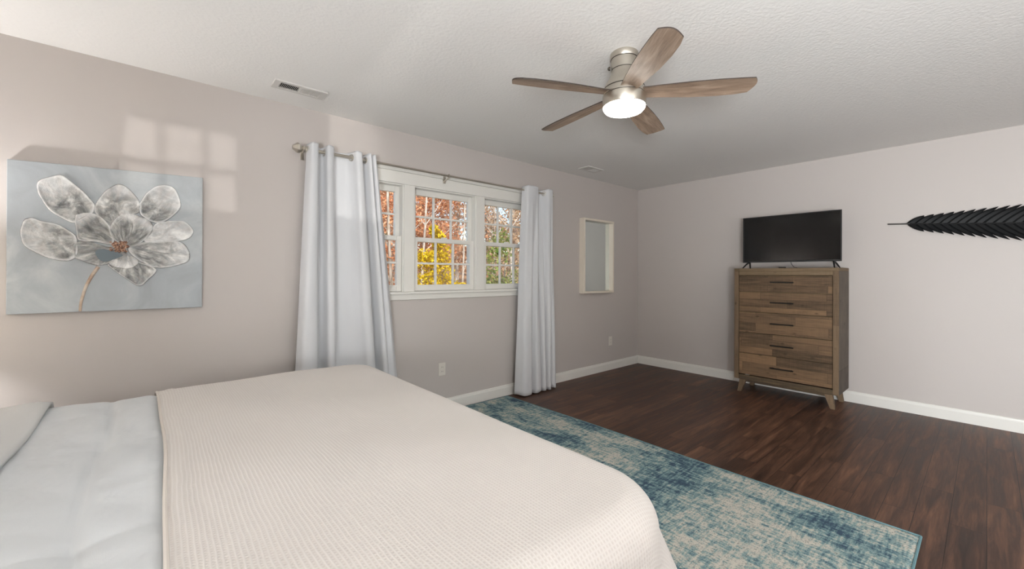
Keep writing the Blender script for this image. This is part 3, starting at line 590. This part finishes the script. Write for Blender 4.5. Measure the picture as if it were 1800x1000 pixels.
for r, z in ((0.0705, -0.034), (0.0675, -0.092), (0.1065, -0.192), (0.1085, -0.2285)): MB().torus((0, 0, z), (0, 0, 1), r, 0.0022, 56, 6).obj('seam_ring', 'groove', fan, smooth=True)
MB().tube([(0.088, -0.072, -0.245), (0.092, -0.076, -0.245)], 0.004, 10).obj('screw', 'groove', fan)
MB().lathe([(0.010, 0), (0.010, 0.008), (0.004, 0.014)], seg=16).obj('knob', 'groove', fan, loc=(-0.045, 0.058, -0.075), rot=(0, -PI/2, -0.9))
def blade():
    n, k = 40, 10; bmv = MB(); bm = bmv.bm; rows = []
    for i in range(n+1):
        t = i/n; x = 0.085+t*0.540
        lead = np.interp(t, [0, 0.2, 0.45, 0.7, 0.88, 1.0], [0.040, 0.052, 0.068, 0.074, 0.070, 0.060]); trail = np.interp(t, [0, 0.2, 0.45, 0.7, 0.88, 1.0], [0.046, 0.053, 0.060, 0.061, 0.058, 0.053])
        row = []
        for j in range(k+1):
            v = j/k; y = -trail+(lead+trail)*v; e = max(0, t-0.85)/0.15
            row.append((x+e*(0.022*math.sin(v*PI)-0.016*v), y, 0.006*math.sin(v*PI)))
        rows.append(row)
    top = [[bm.verts.new((x, y, z+0.003)) for x, y, z in r] for r in rows]; bot = [[bm.verts.new((x, y, z-0.003)) for x, y, z in r] for r in rows]
    for i in range(n):
        for j in range(k):
            bm.faces.new((top[i][j], top[i+1][j], top[i+1][j+1], top[i][j+1])); bm.faces.new((bot[i][j], bot[i][j+1], bot[i+1][j+1], bot[i+1][j]))
    rim = [(i, 0) for i in range(n)]+[(n, j) for j in range(k)]+[(i, k) for i in range(n, 0, -1)]+[(0, j) for j in range(k, 0, -1)]
    edge = []
    for p, q in zip(rim, rim[1:]+rim[:1]): edge.append(bm.faces.new((top[p[0]][p[1]], bot[p[0]][p[1]], bot[q[0]][q[1]], top[q[0]][q[1]])))
    for f in edge: f.material_index = 1
    return bmv
b0 = blade().obj('blade', 'blade', fan, smooth=True); b0.data.materials.append(MAT['blade_edge'])
for i in range(5):
    b = b0 if i == 0 else b0.copy()
    if i: COL.objects.link(b)
    b.parent = fan; b.location = (0, 0, fz(2.222)); b.rotation_euler = (math.radians(-11), math.radians(2.5), math.radians(-129.8+72*i))

# ------------------------------------------------------------------ painting with thick petals
PYF = WIN_Y-0.040
pt = tag(empty('flower_painting', (-0.146, WIN_Y, 1.03)), 'square unframed canvas painting of a large silver-white flower on the wall', 'painting')
pc = MB().box((-0.540, PYF, 1.030), (0.246, WIN_Y-0.001, 1.822)); 
for v in pc.bm.verts:
    if v.co.z > 1.5: v.co.z = 1.807 if v.co.x < 0 else 1.836
into(pc.obj('canvas', 'canvas', bevel=0.003), pt)
def cam_ray(px, py): return AXIS + r1*((px-900)/foc) + u1*((cy-py)/foc)
def onto(px, py, y):
    d = cam_ray(px, py); k = y/d.y; return (d.x*k, cam_h+d.z*k)
FC = onto(207, 432, PYF)
rng = np.random.default_rng(5)
def petal(name, pts, lift, base, mid, rim, seed, outline=0.22):
    W_ = np.array([onto(x/2.5, 180+y/2.5, PYF) for x, y in pts]); O = spline(W_, 72, True); cen = O.mean(0)
    fr = [1.0, 0.978, 0.950, 0.91, 0.85, 0.76, 0.65, 0.52, 0.38, 0.22, 0.08]; hh = [0.0, 0.0045, 0.0075, 0.0065, 0.0040, 0.0030, 0.0028, 0.0032, 0.0036, 0.0038, 0.004]
    rg = np.random.default_rng(seed); st = np.interp(np.arange(72), np.arange(0, 73, 3), np.append(rg.normal(0, 1, 24), 0)); R = np.hypot(*(O-FC).T).max()
    V, C, Fc = [], [], []
    for k, (f, h) in enumerate(zip(fr, hh)):
        for i in range(72):
            p = cen+(O[i]-cen)*f*(1+(0.012*st[i] if k < 4 else 0)); V.append((p[0], PYF-lift-h, p[1]))
            dd = min(1, math.hypot(*(p-FC))/R); g = 1.12*base+(mid-base)*1.25*math.sin(min(1, dd*1.15)*PI)
            g = g+0.015*st[i]
            if k in (1, 2): g = rim+0.05*st[i]
            if k == 3: g = (rim+g)/2
            if k == 0: g = outline
            tint = 0.015*math.sin(i*0.7+seed); C.append((max(0.02, g+tint*0.5), max(0.02, g), max(0.02, g-tint*0.3), 1))
    for k in range(len(fr)-1):
        for i in range(72): j = (i+1) % 72; Fc.append((k*72+i, k*72+j, (k+1)*72+j, (k+1)*72+i))
    Fc.append(tuple((len(fr)-1)*72+i for i in range(72)))
    # skirt back to the canvas gives each petal its thickness
    b0_ = len(V)
    for i in range(72): V.append((O[i][0], PYF+0.001, O[i][1])); C.append((outline, outline, outline, 1))
    for i in range(72): j = (i+1) % 72; Fc.append((i, b0_+i, b0_+j, j))
    me = bpy.data.meshes.new(name); me.from_pydata(V, [], Fc); at_ = me.color_attributes.new('Paint', 'FLOAT_COLOR', 'POINT'); at_.data.foreach_set('color', np.array(C, np.float32).ravel())
    me.materials.append(MAT['impasto']); me.polygons.foreach_set('use_smooth', [True]*len(me.polygons))
    bm = bmesh.new(); bm.from_mesh(me); bmesh.ops.recalc_face_normals(bm, faces=bm.faces); bm.to_mesh(me); bm.free()
    o = bpy.data.objects.new(name, me); COL.objects.link(o); into(o, pt); return o
PET = [
 ([(160, 365), (180, 340), (240, 320), (278, 322), (345, 372), (405, 430), (418, 472), (385, 505), (335, 530), (285, 515), (228, 482), (190, 440), (168, 400)], 0.001, 0.60, 0.36, 0.82),
 ([(415, 480), (425, 440), (470, 385), (520, 358), (560, 375), (610, 430), (613, 482), (560, 500), (500, 545), (478, 552), (440, 515)], 0.001, 0.62, 0.34, 0.70),
 ([(612, 470), (615, 440), (660, 385), (720, 362), (768, 380), (795, 440), (780, 482), (720, 527), (670, 527), (625, 500)], 0.0015, 0.62, 0.42, 0.85),
 ([(90, 560), (105, 515), (135, 506), (180, 520), (260, 538), (330, 585), (345, 640), (322, 690), (260, 695), (170, 668), (110, 630), (92, 595)], 0.001, 0.58, 0.40, 0.80),
 ([(630, 612), (672, 545), (700, 528), (745, 522), (812, 524), (850, 566), (820, 602), (740, 615)], 0.002, 0.62, 0.60, 0.84),
 ([(560, 640), (640, 613), (780, 610), (826, 642), (832, 692), (780, 716), (690, 728), (610, 695)], 0.003, 0.58, 0.44, 0.74),
 ([(325, 625), (380, 605), (430, 622), (520, 648), (560, 668), (500, 702), (430, 716), (360, 695), (322, 672)], 0.003, 0.48, 0.38, 0.55),
 ([(330, 515), (345, 490), (425, 492), (480, 545), (500, 622), (420, 612), (348, 606), (335, 565)], 0.004, 0.66, 0.30, 0.78),
 ([(480, 555), (520, 500), (560, 486), (640, 510), (674, 545), (650, 592), (580, 637), (520, 622), (492, 595)], 0.005, 0.66, 0.34, 0.66),
 ([(470, 712), (525, 722), (600, 700), (687, 733), (652, 780), (610, 806), (540, 765)], 0.003, 0.50, 0.38, 0.80),
 ([(480, 700), (560, 672), (606, 690), (600, 716), (560, 730), (500, 722)], 0.006, 0.62, 0.52, 0.66)]
for i, (pts, lift, b_, m_, r_) in enumerate(PET): petal('petal', pts, lift, b_, m_, r_, 11+i)
def daub(name, pts, lift, hexcol, label):
    W_ = np.array([onto(x/2.5, 180+y/2.5, PYF) for x, y in pts]); O = spline(W_, 40, True); m = MB()
    m.prism([tuple(p) for p in O], lambda x, z: (x, PYF+0.001, z), lambda x, z: (x, PYF-lift, z)); o = m.obj(name, plain(name+'_paint', hexcol, 0.45), None, 0.001); into(o, pt); o['label'] = label
daub('slate_patch', [(420, 655), (450, 645), (500, 655), (540, 672), (500, 690), (460, 700), (432, 685)], 0.010, '#55626a', 'dark slate paint patch under the flower centre')  # dark slate daub, one of the picture's own colours
rr = random.Random(3); m = MB()
for k in range(90):
    x, z = onto((485+80*rr.random())/2.5, 180+(612+44*rr.random())/2.5, PYF); m.lathe([(0.005, 0), (0.004, 0.003), (0.0012, 0.005)], (0, 0, 0), 8)
    vs = m.bm.verts[:] if False else list(m.bm.verts)[-24:]
    for v in vs: q = v.co.copy(); v.co = Vector((x+q.x*1.1, PYF-0.0105-q.z, z+q.y))
t = NT('copper_brown_paint'); c = t.coord(); t.bs(Base_Color=t.ramp(t.noise(c, 90, 3), [(0.38, srgb('#5d4034')), (0.5, srgb('#9a7059')), (0.64, srgb('#cdb09a'))]), Roughness=0.45); MAT['copper'] = t.m
o = m.obj('flower_centre', 'copper', smooth=True); into(o, pt); o['label'] = 'copper-brown stamens'
sp = spline([onto(x/2.5, 180+y/2.5, PYF) for x, y in ((432, 722), (405, 760), (380, 805), (364, 850), (355, 885), (352, 918))], 24)
t = NT('tan_stem_paint'); c = t.coord(); t.bs(Base_Color=t.ramp(t.noise(c, 14, 5), [(0.35, srgb('#a48672')), (0.5, srgb('#bfab98')), (0.65, srgb('#d2c6b8'))]), Roughness=0.45); MAT['stem'] = t.m
m = MB(); m.tube([(x, PYF, z) for x, z in sp], [0.0085-0.003*i/23 for i in range(24)], 8); o = m.obj('stem', 'stem', smooth=True); into(o, pt); o['label'] = 'tan stem'

# ------------------------------------------------------------------ metal feather on the right wall
FXW = RIGHT_X-0.022
fe = tag(empty('feather_wall_art', (RIGHT_X, -0.1, 1.66)), 'large black metal feather with thin quill mounted sideways on the right wall', 'wall decoration')
ax = spline([(0.609, 1.722), (0.45, 1.712), (0.20, 1.692), (-0.19, 1.662), (-0.55, 1.640), (-0.86, 1.626)], 60)
into(MB().tube([(FXW, y, z) for y, z in ax], [0.0045]*8+[0.006]*30+[0.006-0.004*k/21 for k in range(22)], 8).obj('shaft', 'feather_rib', smooth=True), fe)
into(MB().tube([(FXW, 0.611, 1.7222), (FXW, 0.53, 1.7172), (FXW, 0.462, 1.7127)], 0.0062, 10).obj('quill', 'quill', smooth=True), fe)
for y_, z_ in ((0.2, 1.69), (-0.6, 1.638)): into(MB().tube([(FXW, y_, z_), (RIGHT_X, y_, z_)], 0.008, 10).obj('mount', 'feather_rib', smooth=True), fe)
def axis_at(y): i = np.argmin(np.abs(ax[:, 0]-y)); return ax[i]
NB = 25
for side in (1, -1):
    for k in range(NB):
        t_ = k/(NB-1); y0 = 0.455-1.22*t_; A_ = np.array([y0, np.interp(-y0, -ax[:, 0], ax[:, 1])])
        env = np.interp(t_, [0, 0.10, 0.25, 0.5, 0.75, 0.92, 1.0], [0.066, 0.086, 0.114, 0.152, 0.154, 0.118, 0.07])
        if side < 0: env *= 1.16
        reach = 0.085+0.115*min(1, t_*2.2); wd = 0.064 if side > 0 else 0.050
        tipp = A_+np.array([-reach, side*env]); L_ = 14; lo, hi = [], []
        for q in range(L_+1):
            f = q/L_; c0 = A_+np.array([-reach*f**1.15, side*env*(1-(1-f)**(1.22 if side > 0 else 1.08))])
            half = wd*0.5*(1-f**3.2)+0.0012
            lo.append((c0[0]+half*0.9, c0[1]+side*half*0.15)); hi.append((c0[0]-half*1.1, c0[1]-side*half*0.15))
        bm_ = MB(); bm = bm_.bm; base_x = FXW-0.001-0.0006*(k % 2)
        rows = []
        for q in range(L_+1):
            f = q/L_; cxm = ((lo[q][0]+hi[q][0])/2, (lo[q][1]+hi[q][1])/2); dz = -0.010*f
            rows.append([bm.verts.new((base_x+0.004+dz, lo[q][0], lo[q][1])), bm.verts.new((base_x-0.004+dz, cxm[0]+(lo[q][0]-cxm[0])*0.5, cxm[1])), bm.verts.new((base_x+0.007+dz, hi[q][0], hi[q][1])), bm.verts.new((base_x+0.009+dz, cxm[0], cxm[1]))])
        for A2, B2 in zip(rows, rows[1:]):
            for e in range(4): bm.faces.new((A2[e], A2[(e+1) % 4], B2[(e+1) % 4], B2[e]))
        bm.faces.new(rows[0][::-1]); bm.faces.new(rows[-1])
        into(bm_.obj('barb', 'feather', smooth=True), fe)

# ------------------------------------------------------------------ outdoors: leaf litter slope, shrubs and autumn trees
g_ = 40; gxx = np.linspace(-8, 40, 70); gyy = np.linspace(WIN_Y+T, 48, 60); GX, GY = np.meshgrid(gxx, gyy, indexing='ij')
GZ = -0.5+np.clip(GY-10, 0, 40)*0.085+0.12*np.sin(GX*0.9)*np.sin(GY*0.7)*np.clip((GY-4)/6, 0, 1)
gr = gridmesh('ground', np.stack([GX, GY, GZ], -1), 'litter'); struct(gr)
drv = np.meshgrid(np.linspace(-12, 16, 10), np.linspace(-20, REAR_Y-T, 10), indexing='ij')
struct(gridmesh('ground_drive', np.stack([drv[0], drv[1], np.full_like(drv[0], -1.2)], -1), 'roofing'))
def gz(x, y): return -0.5+max(0, y-10)*0.085+0.12*math.sin(x*0.9)*math.sin(y*0.7)*min(1, max(0, (y-4)/6))
def leaves(name, root, clusters, per, size, cols, seed):
    rg = np.random.default_rng(seed); pts = []; cc = []
    cols_l = np.array([srgb(c)[:3] for c in cols])
    for (cx_, cy_, cz_, rx_, ry_, rz_) in clusters:
        d = rg.normal(size=(per, 3)); d /= np.linalg.norm(d, axis=1)[:, None]; rad = rg.random(per)**0.45
        pts.append(np.array([cx_, cy_, cz_])+d*rad[:, None]*np.array([rx_, ry_, rz_]))
        w = rg.dirichlet(np.ones(len(cols))*0.6, per); cb = w@cols_l; cc.append(cb*(0.75+0.5*rg.random(per))[:, None])
    Pn = np.concatenate(pts); Cn = np.clip(np.concatenate(cc), 0, 1); n = len(Pn)
    X1 = rg.normal(size=(n, 3)); X1 /= np.linalg.norm(X1, axis=1)[:, None]; Y1 = np.cross(X1, rg.normal(size=(n, 3))); Y1 /= np.linalg.norm(Y1, axis=1)[:, None]
    s = size*(0.6+0.8*rg.random(n))[:, None]
    V = np.stack([Pn-X1*s, Pn-Y1*s*0.5+X1*s*0.1, Pn+X1*s, Pn+Y1*s*0.5+X1*s*0.1], 1).reshape(-1, 3)
    me = bpy.data.meshes.new(name); me.from_pydata(V.tolist(), [], np.arange(4*n).reshape(-1, 4).tolist()); me.materials.append(MAT['leaf'])
    at_ = me.color_attributes.new('Leaf', 'FLOAT_COLOR', 'POINT'); at_.data.foreach_set('color', np.repeat(np.hstack([Cn, np.ones((n, 1))]), 4, 0).astype(np.float32).ravel())
    o = bpy.data.objects.new(name, me); COL.objects.link(o); into(o, root); return o
def trunk(root, x, y, z0, z1, r, mat, seed, branches=5):
    rg = random.Random(seed); m = MB(); n = 9; lean = (rg.uniform(-0.06, 0.06), rg.uniform(-0.04, 0.04)); pts = []
    for k in range(n):
        f = k/(n-1); pts.append((x+lean[0]*(z1-z0)*f+0.05*math.sin(f*5+seed), y+lean[1]*(z1-z0)*f, z0-0.1+(z1-z0+0.1)*f))
    m.tube(pts, [r*(1-0.6*k/(n-1)) for k in range(n)], 10)
    for b in range(branches):
        k = rg.randrange(2, n-1); p = Vector(pts[k]); an = rg.uniform(0, 2*PI); L_ = (z1-z0)*rg.uniform(0.14, 0.28)
        e = p+Vector((math.cos(an)*L_, math.sin(an)*L_*0.6, L_*0.8)); m.tube([p, p.lerp(e, 0.5)+Vector((0, 0, -0.05)), e], [r*0.35, r*0.25, r*0.08], 6)
    o = m.obj('trunk', mat, smooth=True); into(o, root)
def plant(name, label, cat, x, y, h, clusters, per, size, cols, seed, tr=0.05, bark='bark', group=None, trunk_h=None):
    z0 = gz(x, y); root = tag(empty(name, (x, y, z0)), label, cat, group)
    trunk(root, x, y, z0, z0+(trunk_h or h*0.85), tr, bark, seed)
    leaves('foliage', root, clusters, per, size, cols, seed); return root
YEL = ['#d9b81a', '#e6ca30', '#c4a214', '#9c8414', '#e8d456', '#8f7f1a']
ORG = ['#c98a62', '#bd7550', '#d9a67c', '#b06a4c', '#dcbd9c', '#94694f', '#cfae92']
RED = ['#cc7f55', '#d6925f', '#b8654a', '#e0b48a', '#a8785a', '#dcc4a6']
BRN = ['#b3977a', '#978067', '#cdb799', '#857060', '#dccfba', '#b38e78']
GRN = ['#6f8a45', '#55733b', '#8fa75c', '#a7a564', '#43602f']
rg = random.Random(8)
cl = [(5.35, 9.0, 0.35, 0.95, 0.7, 0.55), (4.85, 8.9, 0.9, 0.55, 0.5, 0.4), (5.75, 9.1, 0.85, 0.65, 0.5, 0.35), (5.35, 9, 1.25, 0.55, 0.45, 0.38), (5.05, 9, 1.62, 0.32, 0.3, 0.25), (5.48, 9, 1.72, 0.30, 0.3, 0.35), (5.42, 9, 2.08, 0.20, 0.2, 0.25), (5.30, 9, 2.32, 0.13, 0.13, 0.16), (6.15, 9.1, 0.75, 0.35, 0.35, 0.3)]
plant('shrub', 'bright yellow shrub seen through the middle window', 'shrub', 5.4, 9.0, 2.6, cl, 480, 0.042, YEL, 1, 0.04)
cl = [(8.0+rg.uniform(-.6, .6), 9.4+rg.uniform(-.4, .4), rg.uniform(0.2, 1.9), 0.55, 0.5, 0.4) for _ in range(9)]+[(7.2, 9.3, 1.3, .4, .4, .6), (7.3, 9.3, 0.6, .5, .5, .6), (7.7, 9.3, 2.2, .3, .3, .4)]
plant('shrub', 'green leafy shrub seen through the right-hand part of the window', 'shrub', 7.9, 9.4, 2.8, cl, 330, 0.045, GRN+['#b9a36a'], 2, 0.05)
cl = [(7.3+rg.uniform(-.9, .9), 13+rg.uniform(-.7, .7), 3.1+rg.uniform(-1.3, 1.6), 0.6, 0.6, 0.5) for _ in range(16)]
plant('maple_tree', 'orange-leaved tree behind the yellow shrub, seen through the middle window', 'tree', 7.3, 13, 5.0, cl, 330, 0.055, ORG, 3, 0.07)
cl = [(4.4+rg.uniform(-.6, .6), 10.2+rg.uniform(-.5, .5), 2.0+rg.uniform(-1.7, 1.5), 0.5, 0.5, 0.45) for _ in range(16)]
plant('maple_tree', 'red-orange tree close to the house, seen between left curtain and sash', 'tree', 4.4, 10.2, 4.0, cl, 300, 0.045, RED, 4, 0.06)
i = 0
for y0, nt in ((16.5, 4), (20.5, 5), (24.5, 5), (29.0, 6)):   # woods behind: each tree its own trunk and crown
    xa, xb = 0.40*y0, 0.93*y0
    for k in range(nt):
        x = xa+(xb-xa)*(k+0.5)/nt+rg.uniform(-.15, .15); y = y0+rg.uniform(-.2, .2); h = rg.uniform(7, 10); z0 = gz(x, y); hw = 0.5*(xb-xa)/nt-0.85
        cols = rg.choice([BRN, BRN, BRN+ORG, ORG+BRN, BRN+GRN])
        cl = [(x+rg.uniform(-hw, hw), y+rg.uniform(-0.8, 0.8), z0+h*rg.uniform(0.12, 0.95), 0.85, 0.75, 0.7) for _ in range(13)]
        plant('woodland_tree', 'tall brown-leaved tree in the autumn woods beyond the shrubs outside', 'tree', x, y, h, cl, 170, 0.085, cols, 20+i, rg.uniform(0.09, 0.16), rg.choice(['bark', 'pale_bark']), 'woodland trees outside the window'); i += 1
for k, (px, y) in enumerate(((808, 11.6), (691, 9.4), (905, 11.2), (872, 12.2), (738, 11.4), (826, 14.6), (700, 14.2))):
    x = onto(px, 430, y)[0]; z0 = gz(x, y); t_ = tag(empty('bare_tree', (x, y, z0)), 'slim pale bare tree trunk rising among the autumn leaves outside', 'tree', 'bare pale trunks outside the window')
    trunk(t_, x, y, z0, z0+6.5, 0.036+0.010*(k % 3), 'bark' if k % 2 else 'pale_bark', 70+k, 7)
